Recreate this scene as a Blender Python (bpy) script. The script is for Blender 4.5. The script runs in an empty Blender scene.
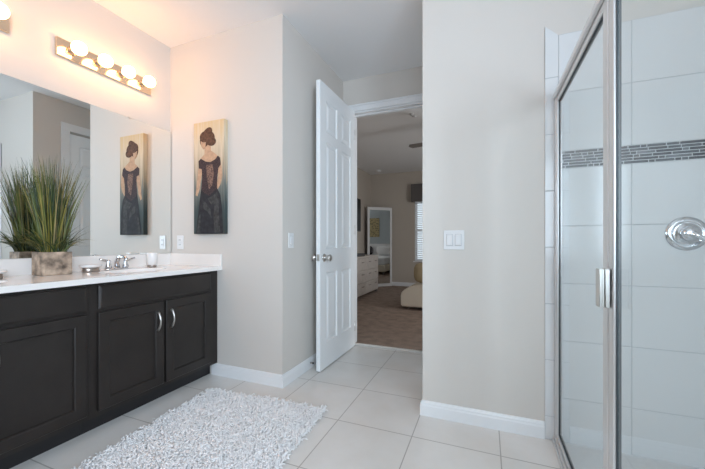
import bpy, bmesh, math, random
from mathutils import Vector, Matrix
PI = math.pi
random.seed(7)
S = bpy.context.scene
C = S.collection

# ------------------------------------------------------------------ camera, world, lights, exposure
H = 1.066                      # eye height
cam_d = bpy.data.cameras.new('camera')
cam = bpy.data.objects.new('camera', cam_d); C.objects.link(cam)
cam_d.sensor_fit = 'HORIZONTAL'; cam_d.sensor_width = 36.0
cam_d.lens = 331.0 / 705.0 * 36.0
cam_d.shift_y = 7.5 / 705.0
cam_d.clip_start = 0.02
cam.location = (0, 0, H)
cam.rotation_euler = (PI / 2, 0, math.radians(21.97))
S.camera = cam

w = bpy.data.worlds.new('daylight'); S.world = w; w.use_nodes = True
bg = w.node_tree.nodes['Background']
bg.inputs[0].default_value = (0.80, 0.90, 1.0, 1); bg.inputs[1].default_value = 0.9

def area(name, loc, rot, sx, sy, power, col):
    d = bpy.data.lights.new(name, 'AREA'); d.shape = 'RECTANGLE'; d.size = sx; d.size_y = sy
    d.energy = power; d.color = col
    o = bpy.data.objects.new(name, d); C.objects.link(o); o.location = loc; o.rotation_euler = rot
    return o
# added daylight lamps at guessed, unseen openings: bathroom back and right, then bedroom
area('added_daylight', (0.45, -1.64, 1.60), (PI/2 + 0.18, 0, 0), 1.5, 1.4, 32, (0.685, 0.83, 1.0))
area('added_daylight', (1.90, -1.15, 1.65), (0, PI/2 + 0.02, -0.72), 1.5, 1.4, 41, (0.685, 0.83, 1.0)).data.spread = math.radians(100)
area('added_daylight', (2.24, 4.3, 1.40), (0, PI/2 + 0.1, 0), 1.3, 1.2, 31, (0.95, 0.97, 1.0))

S.view_settings.view_transform = 'Standard'
S.view_settings.look = 'None'
S.view_settings.exposure = 0.44
S.view_settings.gamma = 1.0
S.view_settings.use_curve_mapping = False
BULB = 15.0

# ------------------------------------------------------------------ materials
def mat(name, col, rough=0.5, metal=0.0, noise=0.0, nscale=20.0, bump=0.0, bscale=80.0, spec=None, coat=0.0):
    m = bpy.data.materials.new(name); m.use_nodes = True
    nt = m.node_tree; b = nt.nodes['Principled BSDF']
    b.inputs['Base Color'].default_value = (*col, 1)
    b.inputs['Roughness'].default_value = rough; b.inputs['Metallic'].default_value = metal
    if spec is not None: b.inputs['Specular IOR Level'].default_value = spec
    if coat: b.inputs['Coat Weight'].default_value = coat
    tc = nt.nodes.new('ShaderNodeTexCoord')
    if noise:
        n = nt.nodes.new('ShaderNodeTexNoise'); n.inputs['Scale'].default_value = nscale; n.inputs['Detail'].default_value = 4
        nt.links.new(tc.outputs['Object'], n.inputs['Vector'])
        r = nt.nodes.new('ShaderNodeValToRGB')
        r.color_ramp.elements[0].position = 0.3; r.color_ramp.elements[1].position = 0.7
        r.color_ramp.elements[0].color = (*[max(0, c * (1 - noise)) for c in col], 1)
        r.color_ramp.elements[1].color = (*[min(1, c * (1 + noise)) for c in col], 1)
        nt.links.new(n.outputs['Fac'], r.inputs['Fac']); nt.links.new(r.outputs['Color'], b.inputs['Base Color'])
    if bump:
        n2 = nt.nodes.new('ShaderNodeTexNoise'); n2.inputs['Scale'].default_value = bscale; n2.inputs['Detail'].default_value = 3
        nt.links.new(tc.outputs['Object'], n2.inputs['Vector'])
        bp = nt.nodes.new('ShaderNodeBump'); bp.inputs['Strength'].default_value = bump; bp.inputs['Distance'].default_value = 0.01
        nt.links.new(n2.outputs['Fac'], bp.inputs['Height']); nt.links.new(bp.outputs['Normal'], b.inputs['Normal'])
    return m

M = {}
M['paint'] = mat('greige_wall_paint', (0.655, 0.61, 0.56), 0.7, bump=0.05, bscale=150)
M['paint_bed'] = mat('taupe_bedroom_paint', (0.50, 0.44, 0.375), 0.8, bump=0.05, bscale=150)
M['paint_blue'] = mat('blue_grey_bedroom_paint', (0.42, 0.47, 0.50), 0.8)
M['ceiling'] = mat('ceiling_paint', (0.87, 0.86, 0.85), 0.85, bump=0.1, bscale=60)
M['trim'] = mat('white_trim_paint', (0.82, 0.82, 0.82), 0.35)
M['doorpaint'] = mat('white_door_paint', (0.87, 0.88, 0.88), 0.35)
M['espresso'] = mat('espresso_wood', (0.017, 0.013, 0.011), 0.42, noise=0.25, nscale=6)
M['kick'] = mat('dark_toe_kick', (0.012, 0.011, 0.012), 0.5)
M['marble'] = mat('cultured_marble_top', (0.84, 0.80, 0.76), 0.18, noise=0.03, nscale=5, coat=0.3)
M['chrome'] = mat('chrome', (0.66, 0.67, 0.69), 0.06, 1.0)
M['nickel'] = mat('satin_nickel', (0.62, 0.60, 0.57), 0.28, 1.0)
M['brushed'] = mat('brushed_shower_frame', (0.78, 0.77, 0.765), 0.36, 1.0)
M['gasket'] = mat('dark_gasket', (0.03, 0.04, 0.045), 0.5)
M['barplate'] = mat('polished_fixture_plate', (0.82, 0.65, 0.48), 0.12, 1.0)
M['plastic'] = mat('white_plastic', (0.76, 0.75, 0.74), 0.35)
M['ceramic'] = mat('white_ceramic', (0.86, 0.84, 0.82), 0.2)
M['pewter'] = mat('pewter', (0.42, 0.36, 0.32), 0.35, 0.9)
M['tile'] = mat('white_wall_tile', (0.70, 0.70, 0.695), 0.12, noise=0.02, nscale=3)
M['grout'] = mat('grey_grout', (0.50, 0.51, 0.52), 0.8)
M['mosa'] = mat('mosaic_slate', (0.035, 0.042, 0.055), 0.3, noise=0.3, nscale=30)
M['mosb'] = mat('mosaic_mid_grey', (0.085, 0.095, 0.11), 0.3, noise=0.25, nscale=30)
M['mosc'] = mat('mosaic_pale', (0.17, 0.18, 0.20), 0.3, noise=0.2, nscale=30)
M['rug'] = mat('white_shag', (0.95, 0.94, 0.935), 0.85)
M['rugbase'] = mat('rug_backing', (0.75, 0.74, 0.74), 0.95)
M['stone'] = mat('weathered_wood_box', (0.36, 0.27, 0.20), 0.8, noise=0.75, nscale=20, bump=0.4, bscale=30)
M['soil'] = mat('moss_fill', (0.03, 0.035, 0.015), 0.9)
M['leafa'] = mat('grass_green', (0.115, 0.14, 0.025), 0.5, noise=0.3, nscale=8)
M['leafb'] = mat('grass_olive', (0.20, 0.17, 0.03), 0.5, noise=0.3, nscale=8)
M['leafc'] = mat('grass_dark', (0.028, 0.050, 0.014), 0.5, noise=0.3, nscale=8)
M['leafd'] = mat('grass_dry', (0.28, 0.22, 0.09), 0.6)
M['carpet'] = mat('brown_carpet', (0.27, 0.195, 0.15), 0.95, noise=0.22, nscale=9, bump=0.6, bscale=250)
M['whitewash'] = mat('whitewashed_wood', (0.60, 0.535, 0.48), 0.5, noise=0.08, nscale=12)
M['black'] = mat('black_plastic', (0.012, 0.012, 0.014), 0.3)
M['mirrorframe'] = mat('silver_white_frame', (0.70, 0.69, 0.67), 0.35)
M['cream'] = mat('cream_upholstery', (0.66, 0.58, 0.47), 0.9, bump=0.3, bscale=200)
M['tan'] = mat('tan_cushion_fabric', (0.42, 0.33, 0.20), 0.9, bump=0.3, bscale=200)
M['linen'] = mat('white_bedding', (0.75, 0.75, 0.76), 0.9)
M['throw'] = mat('dark_throw_fabric', (0.05, 0.045, 0.05), 0.9)
M['valance'] = mat('dark_valance_fabric', (0.11, 0.10, 0.095), 0.9)
M['slat'] = mat('white_blind_slat', (0.85, 0.86, 0.88), 0.5)
M['fan'] = mat('dark_fan_blade', (0.20, 0.175, 0.155), 0.6)
M['skin'] = mat('painted_skin', (0.52, 0.33, 0.21), 0.8, noise=0.15, nscale=40)
M['hair'] = mat('painted_hair', (0.10, 0.048, 0.028), 0.8, noise=0.5, nscale=60)
M['lace'] = mat('painted_lace', (0.045, 0.026, 0.028), 0.8, noise=0.9, nscale=150)
M['dress'] = mat('painted_dress', (0.018, 0.018, 0.022), 0.8, noise=0.5, nscale=25)
M['gleam'] = mat('painted_satin_fold', (0.042, 0.041, 0.041), 0.8, noise=0.6, nscale=40)
M['laceskin'] = mat('painted_lace_opening', (0.17, 0.10, 0.075), 0.8, noise=0.9, nscale=110)

def mirror_mat():
    m = bpy.data.materials.new('mirror_silver'); m.use_nodes = True
    b = m.node_tree.nodes['Principled BSDF']
    b.inputs['Base Color'].default_value = (0.87, 0.90, 0.89, 1); b.inputs['Metallic'].default_value = 1; b.inputs['Roughness'].default_value = 0.0
    return m
M['mirror'] = mirror_mat()

def emit(name, col, s):
    m = bpy.data.materials.new(name); m.use_nodes = True
    nt = m.node_tree; nt.nodes.clear()
    e = nt.nodes.new('ShaderNodeEmission'); e.inputs[0].default_value = (*col, 1); e.inputs[1].default_value = s
    o = nt.nodes.new('ShaderNodeOutputMaterial'); nt.links.new(e.outputs[0], o.inputs[0])
    return m
M['bulb'] = emit('lit_frosted_bulb', (1.0, 0.50, 0.20), BULB)

def glass_mat(name, tint, ior=1.5):
    """thin architectural pane: straight transmission plus a Fresnel reflection at the face the ray enters by"""
    m = bpy.data.materials.new(name); m.use_nodes = True
    nt = m.node_tree; nt.nodes.clear()
    o = nt.nodes.new('ShaderNodeOutputMaterial'); mix = nt.nodes.new('ShaderNodeMixShader')
    t = nt.nodes.new('ShaderNodeBsdfTransparent'); t.inputs[0].default_value = (*tint, 1)
    g = nt.nodes.new('ShaderNodeBsdfGlossy'); g.inputs['Roughness'].default_value = 0.0
    fr = nt.nodes.new('ShaderNodeFresnel'); fr.inputs[0].default_value = ior
    ge = nt.nodes.new('ShaderNodeNewGeometry')
    inv = nt.nodes.new('ShaderNodeMath'); inv.operation = 'SUBTRACT'; inv.inputs[0].default_value = 1
    mul = nt.nodes.new('ShaderNodeMath'); mul.operation = 'MULTIPLY'
    nt.links.new(ge.outputs['Backfacing'], inv.inputs[1])
    nt.links.new(fr.outputs[0], mul.inputs[0]); nt.links.new(inv.outputs[0], mul.inputs[1])
    nt.links.new(mul.outputs[0], mix.inputs[0]); nt.links.new(t.outputs[0], mix.inputs[1]); nt.links.new(g.outputs[0], mix.inputs[2])
    nt.links.new(mix.outputs[0], o.inputs[0])
    return m
M['glass'] = glass_mat('shower_glass', (0.975, 0.99, 0.985))
M['pane'] = glass_mat('window_glass', (0.97, 0.985, 0.98))

def floor_mat():
    m = bpy.data.materials.new('floor_tile'); m.use_nodes = True
    nt = m.node_tree; b = nt.nodes['Principled BSDF']
    tc = nt.nodes.new('ShaderNodeTexCoord'); mp = nt.nodes.new('ShaderNodeMapping')
    mp.inputs['Location'].default_value = (0.377, -1.805, 0)
    br = nt.nodes.new('ShaderNodeTexBrick'); br.offset = 0.0; br.squash = 1.0
    br.inputs['Scale'].default_value = 1.0; br.inputs['Brick Width'].default_value = 0.445; br.inputs['Row Height'].default_value = 0.445
    br.inputs['Mortar Size'].default_value = 0.003; br.inputs['Mortar Smooth'].default_value = 0.1; br.inputs['Bias'].default_value = 0.0
    br.inputs['Color1'].default_value = (0.80, 0.775, 0.745, 1); br.inputs['Color2'].default_value = (0.77, 0.745, 0.715, 1)
    br.inputs['Mortar'].default_value = (0.46, 0.43, 0.40, 1)
    nt.links.new(tc.outputs['Object'], mp.inputs['Vector']); nt.links.new(mp.outputs['Vector'], br.inputs['Vector'])
    n = nt.nodes.new('ShaderNodeTexNoise'); n.inputs['Scale'].default_value = 3.0; n.inputs['Detail'].default_value = 5; n.inputs['Roughness'].default_value = 0.6
    nt.links.new(tc.outputs['Object'], n.inputs['Vector'])
    rp = nt.nodes.new('ShaderNodeValToRGB')
    rp.color_ramp.elements[0].position = 0.35; rp.color_ramp.elements[0].color = (0.93, 0.92, 0.90, 1)
    rp.color_ramp.elements[1].position = 0.65; rp.color_ramp.elements[1].color = (1, 1, 1, 1)
    nt.links.new(n.outputs['Fac'], rp.inputs['Fac'])
    mx = nt.nodes.new('ShaderNodeMix'); mx.data_type = 'RGBA'; mx.blend_type = 'MULTIPLY'; mx.inputs[0].default_value = 1
    nt.links.new(br.outputs['Color'], mx.inputs[6]); nt.links.new(rp.outputs['Color'], mx.inputs[7])
    nt.links.new(mx.outputs[2], b.inputs['Base Color'])
    b.inputs['Roughness'].default_value = 0.28
    bp = nt.nodes.new('ShaderNodeBump'); bp.inputs['Strength'].default_value = 0.3; bp.inputs['Distance'].default_value = 0.002; bp.invert = True
    nt.links.new(br.outputs['Fac'], bp.inputs['Height']); nt.links.new(bp.outputs['Normal'], b.inputs['Normal'])
    return m
M['floor'] = floor_mat()

def canvas_mat():
    """artwork ground: tan with vertical brush streaks above, grey-green below"""
    m = bpy.data.materials.new('painted_canvas_ground'); m.use_nodes = True
    nt = m.node_tree; b = nt.nodes['Principled BSDF']; b.inputs['Roughness'].default_value = 0.8
    tc = nt.nodes.new('ShaderNodeTexCoord')
    sp = nt.nodes.new('ShaderNodeSeparateXYZ'); nt.links.new(tc.outputs['Generated'], sp.inputs[0])
    mp = nt.nodes.new('ShaderNodeMapping'); mp.inputs['Scale'].default_value = (50, 50, 2.0)
    nt.links.new(tc.outputs['Object'], mp.inputs['Vector'])
    n = nt.nodes.new('ShaderNodeTexNoise'); n.inputs['Scale'].default_value = 1.0; n.inputs['Detail'].default_value = 4
    nt.links.new(mp.outputs[0], n.inputs['Vector'])
    ad = nt.nodes.new('ShaderNodeMath'); ad.operation = 'MULTIPLY_ADD'; ad.inputs[1].default_value = 0.62
    nt.links.new(n.outputs['Fac'], ad.inputs[0])
    nt.links.new(sp.outputs['Z'], ad.inputs[2])
    r = nt.nodes.new('ShaderNodeValToRGB'); e = r.color_ramp.elements
    e[0].position = 0.05; e[0].color = (0.018, 0.025, 0.026, 1)
    e[1].position = 1.25 if False else 1.0; e[1].color = (0.62, 0.46, 0.25, 1)
    for p_, c_ in ((0.38, (0.045, 0.065, 0.065, 1)), (0.52, (0.17, 0.18, 0.16, 1)), (0.62, (0.46, 0.37, 0.26, 1)), (0.80, (0.66, 0.55, 0.40, 1))):
        k = e.new(p_); k.color = c_
    dv = nt.nodes.new('ShaderNodeMath'); dv.operation = 'MULTIPLY'; dv.inputs[1].default_value = 0.71
    nt.links.new(ad.outputs[0], dv.inputs[0]); nt.links.new(dv.outputs[0], r.inputs['Fac'])
    nt.links.new(r.outputs['Color'], b.inputs['Base Color'])
    return m
M['canvas'] = canvas_mat()

def dapple_mat():
    m = bpy.data.materials.new('ochre_dappled_picture'); m.use_nodes = True
    nt = m.node_tree; b = nt.nodes['Principled BSDF']; b.inputs['Roughness'].default_value = 0.8
    tc = nt.nodes.new('ShaderNodeTexCoord'); v = nt.nodes.new('ShaderNodeTexVoronoi'); v.inputs['Scale'].default_value = 16
    nt.links.new(tc.outputs['Object'], v.inputs['Vector'])
    r = nt.nodes.new('ShaderNodeValToRGB'); e = r.color_ramp.elements
    e[0].position = 0.15; e[0].color = (0.10, 0.09, 0.06, 1); e[1].position = 0.55; e[1].color = (0.42, 0.35, 0.19, 1)
    nt.links.new(v.outputs['Distance'], r.inputs['Fac']); nt.links.new(r.outputs['Color'], b.inputs['Base Color'])
    return m
M['dapple'] = dapple_mat()

# ------------------------------------------------------------------ helpers
def nb(): return bmesh.new()

def add_box(bm, x0, x1, y0, y1, z0, z1, bev=0.0, seg=1, mi=0):
    vs = [bm.verts.new((x, y, z)) for x in (x0, x1) for y in (y0, y1) for z in (z0, z1)]
    idx = [(0, 1, 3, 2), (4, 6, 7, 5), (0, 4, 5, 1), (2, 3, 7, 6), (0, 2, 6, 4), (1, 5, 7, 3)]
    fs = [bm.faces.new([vs[i] for i in f]) for f in idx]
    for f in fs: f.material_index = mi
    if bev:
        es = list({e for f in fs for e in f.edges})
        r = bmesh.ops.bevel(bm, geom=es, offset=bev, segments=seg, profile=0.5, affect='EDGES')
        for f in r['faces']: f.material_index = mi
    return fs

def add_tube(bm, pts, rad, n=8, mi=0, cap=True):
    pts = [Vector(p) for p in pts]
    if not isinstance(rad, (list, tuple)): rad = [rad] * len(pts)
    rings = []; up = None
    for i, p in enumerate(pts):
        t = (pts[min(i + 1, len(pts) - 1)] - pts[max(i - 1, 0)]).normalized()
        if up is None:
            up = Vector((0, 0, 1)) if abs(t.z) < 0.9 else Vector((1, 0, 0))
        a = (up - t * up.dot(t)).normalized(); b = t.cross(a); up = a
        rings.append([bm.verts.new(p + (a * math.cos(k * 2 * PI / n) + b * math.sin(k * 2 * PI / n)) * rad[i]) for k in range(n)])
    for i in range(len(rings) - 1):
        for k in range(n):
            f = bm.faces.new((rings[i][k], rings[i][(k + 1) % n], rings[i + 1][(k + 1) % n], rings[i + 1][k]))
            f.material_index = mi; f.smooth = True
    if cap:
        f = bm.faces.new(list(reversed(rings[0]))); f.material_index = mi
        f = bm.faces.new(rings[-1]); f.material_index = mi

def add_lathe(bm, prof, origin, axis=(0, 0, 1), n=24, mi=0, sx=1.0, sy=1.0):
    """prof: (radius, height) pairs along axis"""
    q = Vector((0, 0, 1)).rotation_difference(Vector(axis).normalized()).to_matrix(); o = Vector(origin)
    rings = []
    for r, h in prof:
        if r < 1e-6: rings.append([bm.verts.new(o + q @ Vector((0, 0, h)))])
        else: rings.append([bm.verts.new(o + q @ Vector((r * sx * math.cos(2 * PI * k / n), r * sy * math.sin(2 * PI * k / n), h))) for k in range(n)])
    for a, b in zip(rings, rings[1:]):
        for k in range(n):
            k2 = (k + 1) % n
            if len(a) == 1 and len(b) == 1: continue
            if len(a) == 1: vs = (a[0], b[k2], b[k])
            elif len(b) == 1: vs = (a[k], a[k2], b[0])
            else: vs = (a[k], a[k2], b[k2], b[k])
            f = bm.faces.new(vs); f.material_index = mi; f.smooth = True
    for ring, rev in ((rings[0], True), (rings[-1], False)):
        if len(ring) > 1:
            f = bm.faces.new(list(reversed(ring)) if rev else ring); f.material_index = mi

def add_prism(bm, poly, d0, d1, axis='y', mi=0):
    """poly in the two other axes, extruded from d0 to d1 along axis"""
    def P(a, b, d):
        return {'x': (d, a, b), 'y': (a, d, b), 'z': (a, b, d)}[axis]
    lo = [bm.verts.new(P(a, b, d0)) for a, b in poly]; hi = [bm.verts.new(P(a, b, d1)) for a, b in poly]
    n = len(poly); fs = [bm.faces.new(lo), bm.faces.new(hi)]
    for k in range(n): fs.append(bm.faces.new((lo[k], lo[(k + 1) % n], hi[(k + 1) % n], hi[k])))
    for f in fs: f.material_index = mi
    return fs

def smooth(bm):
    for f in bm.faces: f.smooth = True

ROOT = {}
def world_loc(o):
    v = Vector((0, 0, 0))
    while o: v = v + o.location; o = o.parent
    return v

def obj(name, bm, m, parent=None, recalc=True, loc=None):
    if recalc: bmesh.ops.recalc_face_normals(bm, faces=bm.faces[:])
    base = world_loc(parent) if parent else Vector(loc or (0, 0, 0))
    if base.length: bmesh.ops.translate(bm, verts=bm.verts[:], vec=-base)
    me = bpy.data.meshes.new(name); bm.to_mesh(me); bm.free()
    for k in (m if isinstance(m, (list, tuple)) else [m]): me.materials.append(k)
    o = bpy.data.objects.new(name, me); C.objects.link(o)
    if parent: o.parent = parent
    elif loc: o.location = loc
    return o

def tag(o, label, cat, group=None, kind=None):
    o['label'] = label; o['category'] = cat
    if group: o['group'] = group
    if kind: o['kind'] = kind
    return o

def thing(name, label, cat, loc=(0, 0, 0), group=None):
    o = bpy.data.objects.new(name, None); C.objects.link(o); o.location = loc; o.empty_display_size = 0.05
    return tag(o, label, cat, group)

def struct(name, bm, m, label, cat):
    return tag(obj(name, bm, m), label, cat, kind='structure')

def copy_tree(o, parent=None):
    c = o.copy(); C.objects.link(c)
    if parent: c.parent = parent
    for ch in list(o.children): copy_tree(ch, c)
    return c

def box_struct(name, m, label, cat, *boxes):
    b = nb()
    for x in boxes: add_box(b, *x)
    return struct(name, b, m, label, cat)

# ------------------------------------------------------------------ setting: room shell
XL, YP, XA, XS, YD = -2.525, 2.06, -1.385, -0.364, 3.17      # vanity wall, picture wall, alcove left, alcove right, doorway wall
ZC = 2.74; XR = 1.30; YB = -1.70
BX0, BX1, BY1 = -2.67, 2.28, 7.83                            # bedroom
DX0, DX1, DZ = -1.281, -0.50, 2.397                           # bedroom doorway

box_struct('floor', M['floor'], 'pale beige square tile floor of the bathroom', 'floor', (XL - .12, XR + .12, YB - .12, 3.19, -0.08, 0.0))
box_struct('floor', M['carpet'], 'brown carpet floor of the bedroom beyond the doorway', 'floor', (BX0 - .12, BX1 + .12, 3.225, BY1 + .12, -0.08, 0.006))
box_struct('ceiling', M['ceiling'], 'white ceiling over the bathroom', 'ceiling', (XL - .12, XR + .12, YB - .12, 3.23, ZC, ZC + .1))
box_struct('ceiling', M['ceiling'], 'shaded ceiling over the bedroom', 'ceiling', (BX0 - .12, BX1 + .12, 3.23, BY1 + .12, ZC, ZC + .1))
box_struct('wall_left', M['paint'], 'beige wall behind the vanity mirror and the bulb lights', 'wall', (XL - .12, XL, YB - .12, YP + .12, 0, ZC))
box_struct('wall_front', M['paint'], 'beige wall carrying the painting of a woman', 'wall', (XL, XA, YP, YP + .12, 0, ZC))
box_struct('wall_alcove_left', M['paint'], 'pale wall behind the open white door', 'wall', (XA - .12, XA, YP + .12, YD, 0, ZC))
b = nb()
add_box(b, BX0 - .12, DX0 - .012, YD, YD + .12, 0, ZC); add_box(b, DX1 + .012, BX1 + .12, YD, YD + .12, 0, ZC); add_box(b, DX0 - .012, DX1 + .012, YD, YD + .12, DZ + .012, ZC)
struct('wall_doorway', b, M['paint'], 'shaded greige wall above the bedroom doorway', 'wall')
b = nb()
add_box(b, XS, XS + .12, YP + .12, 2.405, 0, ZC); add_box(b, XS, XS + .12, 3.055, YD, 0, ZC); add_box(b, XS, XS + .12, 2.405, 3.055, DZ, ZC)
struct('wall_alcove_right', b, M['paint'], 'alcove wall with the closed door seen in the vanity mirror', 'wall')
box_struct('wall_switch', M['paint'], 'large pale wall carrying the double light switch', 'wall', (XS, XR + .12, YP, YP + .12, 0, ZC))
b = nb()   # right wall with a guessed, unseen opening for daylight
add_box(b, XR, XR + .12, YB - .12, -1.35, 0, ZC); add_box(b, XR, XR + .12, -.05, YP, 0, ZC)
add_box(b, XR, XR + .12, -1.35, -.05, 0, .85); add_box(b, XR, XR + .12, -1.35, -.05, 2.35, ZC)
struct('wall_right', b, M['paint'], 'wall at the right behind the shower', 'wall')
b = nb()
add_box(b, XL, -.35, YB - .12, YB, 0, ZC); add_box(b, 1.22, XR, YB - .12, YB, 0, ZC)
add_box(b, -.35, 1.22, YB - .12, YB, 0, .85); add_box(b, -.35, 1.22, YB - .12, YB, 2.35, ZC)
struct('wall_back', b, M['paint'], 'bathroom wall behind the camera with a wide guessed opening for daylight', 'wall')

# bedroom shell
WX0, WX1, WZ0, WZ1 = -1.57, -0.15, .62, 2.05
box_struct('wall_bedroom_left', M['paint_bed'], 'bedroom wall behind the television and dresser', 'wall', (BX0 - .12, BX0, YD + .12, BY1 + .12, 0, ZC))
b = nb()
add_box(b, BX0, WX0, BY1, BY1 + .12, 0, ZC); add_box(b, WX1, BX1, BY1, BY1 + .12, 0, ZC)
add_box(b, WX0, WX1, BY1, BY1 + .12, 0, WZ0); add_box(b, WX0, WX1, BY1, BY1 + .12, WZ1, ZC)
struct('wall_bedroom_far', b, M['paint_bed'], 'far taupe bedroom wall with the blinds', 'wall')
b = nb()
add_box(b, BX1, BX1 + .12, YD + .12, 3.65, 0, ZC); add_box(b, BX1, BX1 + .12, 4.95, BY1 + .12, 0, ZC)
add_box(b, BX1, BX1 + .12, 3.65, 4.95, 0, .75); add_box(b, BX1, BX1 + .12, 3.65, 4.95, 2.05, ZC)  # unseen opening added for the bedroom daylight lamp
struct('wall_bedroom_right', b, M['paint_blue'], 'blue grey bedroom wall reflected in the standing mirror', 'wall')

# baseboards: profile (distance from wall, height)
BP = [(0, 0), (.014, 0), (.014, .062), (.011, .070), (.011, .078), (.006, .090), (0, .092)]
def baseboard(name, runs, label):
    bm = nb()
    for ax, c, s, a0, a1, z0 in runs:   # ax 'x': runs along x at y=c, sticking out by s
        poly = [(c + s * d, h + z0) for d, h in BP]
        if ax == 'y': add_prism(bm, [(p, h) for p, h in poly], a0, a1, 'y')
        else: add_prism(bm, poly, a0, a1, 'x')
    return struct(name, bm, M['trim'], label, 'baseboard')
baseboard('baseboard_front', [('x', YP, -1, -2.05, XA, 0)], 'white baseboard below the painting wall beside the vanity')
baseboard('baseboard_alcove', [('y', XA, 1, YP - .014, YD, 0)], 'white baseboard running behind the open door')
baseboard('baseboard_switch', [('x', YP, -1, XS, .2945, 0)], 'white baseboard under the double light switch')
baseboard('baseboard_passage', [('y', XS, -1, YP - .014, 2.31, 0)], 'white baseboard at the right side of the door alcove')
baseboard('baseboard_bedroom', [('x', BY1, -1, BX0, BX1, .006), ('y', BX0, 1, YD + .12, BY1 - .014, .006)], 'white baseboard of the bedroom')

# door trim: lintel casing, jambs, threshold
b = nb()
add_box(b, DX0 - .095, DX1 + .095, YD - .018, YD, DZ + .005, DZ + .075, .004)
add_box(b, DX0 - .095, DX0 - .005, YD - .018, YD, 0, DZ + .005, .004)
add_box(b, DX1 + .005, DX1 + .095, YD - .018, YD, 0, DZ + .005, .004)
add_box(b, DX0 - .095, DX1 + .095, YD - .026, YD - .018, DZ + .057, DZ + .075, .003)
struct('trim_1', b, M['trim'], 'white casing around the bedroom doorway', 'door casing')
b = nb()
add_box(b, DX0 - .012, DX0 + .006, YD, YD + .12, 0, DZ); add_box(b, DX1 - .006, DX1 + .012, YD, YD + .12, 0, DZ)
add_box(b, DX0 - .012, DX1 + .012, YD, YD + .12, DZ - .008, DZ + .012)
add_box(b, DX0 + .006, DX1 - .006, YD + .05, YD + .09, DZ - .02, DZ - .008)
struct('trim_2', b, M['trim'], 'white jamb lining inside the bedroom doorway', 'door jamb')
b = nb(); add_box(b, DX0 + .006, DX1 - .006, YD + .015, YD + .06, 0, .012, .004)
struct('trim_3', b, mat('threshold_strip', (0.72, 0.70, 0.66), 0.5), 'pale threshold strip between floor tile and carpet', 'threshold')
b = nb()
for (y0, y1, z0, z1) in ((2.315, 2.405, 0, DZ), (3.055, 3.145, 0, DZ), (2.315, 3.145, DZ, DZ + .09)):
    add_box(b, XS - .018, XS, y0, y1, z0, z1, .004)
struct('trim_4', b, M['trim'], 'white casing of the door reflected in the vanity mirror', 'door casing')

# panelled doors -------------------------------------------------------------------------------
def panel_door_bm(W, Ht, T):
    """leaf in local frame: x 0..W from hinge, y -T/2..T/2, z 0..Ht; raised panels on both faces"""
    bm = nb()
    st, mu = .105, .095
    pw = (W - 2 * st - mu) / 2
    cols = [(st, st + pw), (st + pw + mu, W - st)]
    k = Ht / 2.38
    rows = [(.21 * k, .80 * k), (1.00 * k, 1.90 * k), (1.98 * k, 2.25 * k)]
    xs = sorted({0, W} | {v for c in cols for v in c}); zs = sorted({0, Ht} | {v for r in rows for v in r})
    for sgn in (-1, 1):
        y = sgn * T / 2
        grid = {}
        def V(x, z, dy=0):
            key = (round(x, 5), round(z, 5), round(dy, 5))
            if key not in grid: grid[key] = bm.verts.new((x, y - sgn * dy, z))
            return grid[key]
        for i in range(len(xs) - 1):
            for j in range(len(zs) - 1):
                x0, x1, z0, z1 = xs[i], xs[i + 1], zs[j], zs[j + 1]
                if any(abs(x0 - c[0]) < 1e-6 for c in cols) and any(abs(z0 - r[0]) < 1e-6 for r in rows):
                    steps = [(0, 0), (.010, .009), (.022, .009), (.045, .002)]
                    for (a, d), (a2, d2) in zip(steps, steps[1:]):
                        o = [V(x0 + a, z0 + a, d), V(x1 - a, z0 + a, d), V(x1 - a, z1 - a, d), V(x0 + a, z1 - a, d)]
                        n = [V(x0 + a2, z0 + a2, d2), V(x1 - a2, z0 + a2, d2), V(x1 - a2, z1 - a2, d2), V(x0 + a2, z1 - a2, d2)]
                        for q in range(4): bm.faces.new((o[q], o[(q + 1) % 4], n[(q + 1) % 4], n[q]))
                    a, d = steps[-1]
                    bm.faces.new((V(x0 + a, z0 + a, d), V(x1 - a, z0 + a, d), V(x1 - a, z1 - a, d), V(x0 + a, z1 - a, d)))
                else:
                    bm.faces.new((V(x0, z0), V(x1, z0), V(x1, z1), V(x0, z1)))
    h = T / 2
    for q in (((0, -h, 0), (0, h, 0), (0, h, Ht), (0, -h, Ht)), ((W, -h, 0), (W, h, 0), (W, h, Ht), (W, -h, Ht)),
              ((0, -h, 0), (W, -h, 0), (W, h, 0), (0, h, 0)), ((0, -h, Ht), (W, -h, Ht), (W, h, Ht), (0, h, Ht))):
        bm.faces.new([bm.verts.new(v) for v in q])
    bmesh.ops.remove_doubles(bm, verts=bm.verts[:], dist=1e-5)
    return bm

def knob_bm(x, z, sgn, T, k=1.0):
    bm = nb()
    add_lathe(bm, [(r_, h_ * k) for r_, h_ in [(0.033, 0), (0.033, .004), (.028, .009), (.012, .012), (.011, .032), (.020, .038), (.0285, .048), (.029, .058), (.022, .066), (0, .069)]],
              (x, sgn * T / 2, z), (0, sgn, 0), 20)
    return bm

T = .036; DW = .735
d1 = obj('door_1', panel_door_bm(DW, 2.380, T), M['doorpaint'])
tag(d1, 'open white six panel door with a satin nickel knob', 'door', kind='structure')
obj('door_knob', knob_bm(DW - .065, .925, 1, T), M['nickel'], d1)
obj('door_knob', knob_bm(DW - .065, .925, -1, T), M['nickel'], d1)
b = nb(); add_box(b, DW - .001, DW + .0015, -.012, .012, .90, .955); obj('latch_plate', b, M['nickel'], d1)
for hz in (.2, 1.18, 2.15):
    b = nb(); add_tube(b, [(-.006, T / 2 - .002, hz - .05), (-.006, T / 2 - .002, hz + .05)], .006, 8)
    obj('hinge', b, M['nickel'], d1)
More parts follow.
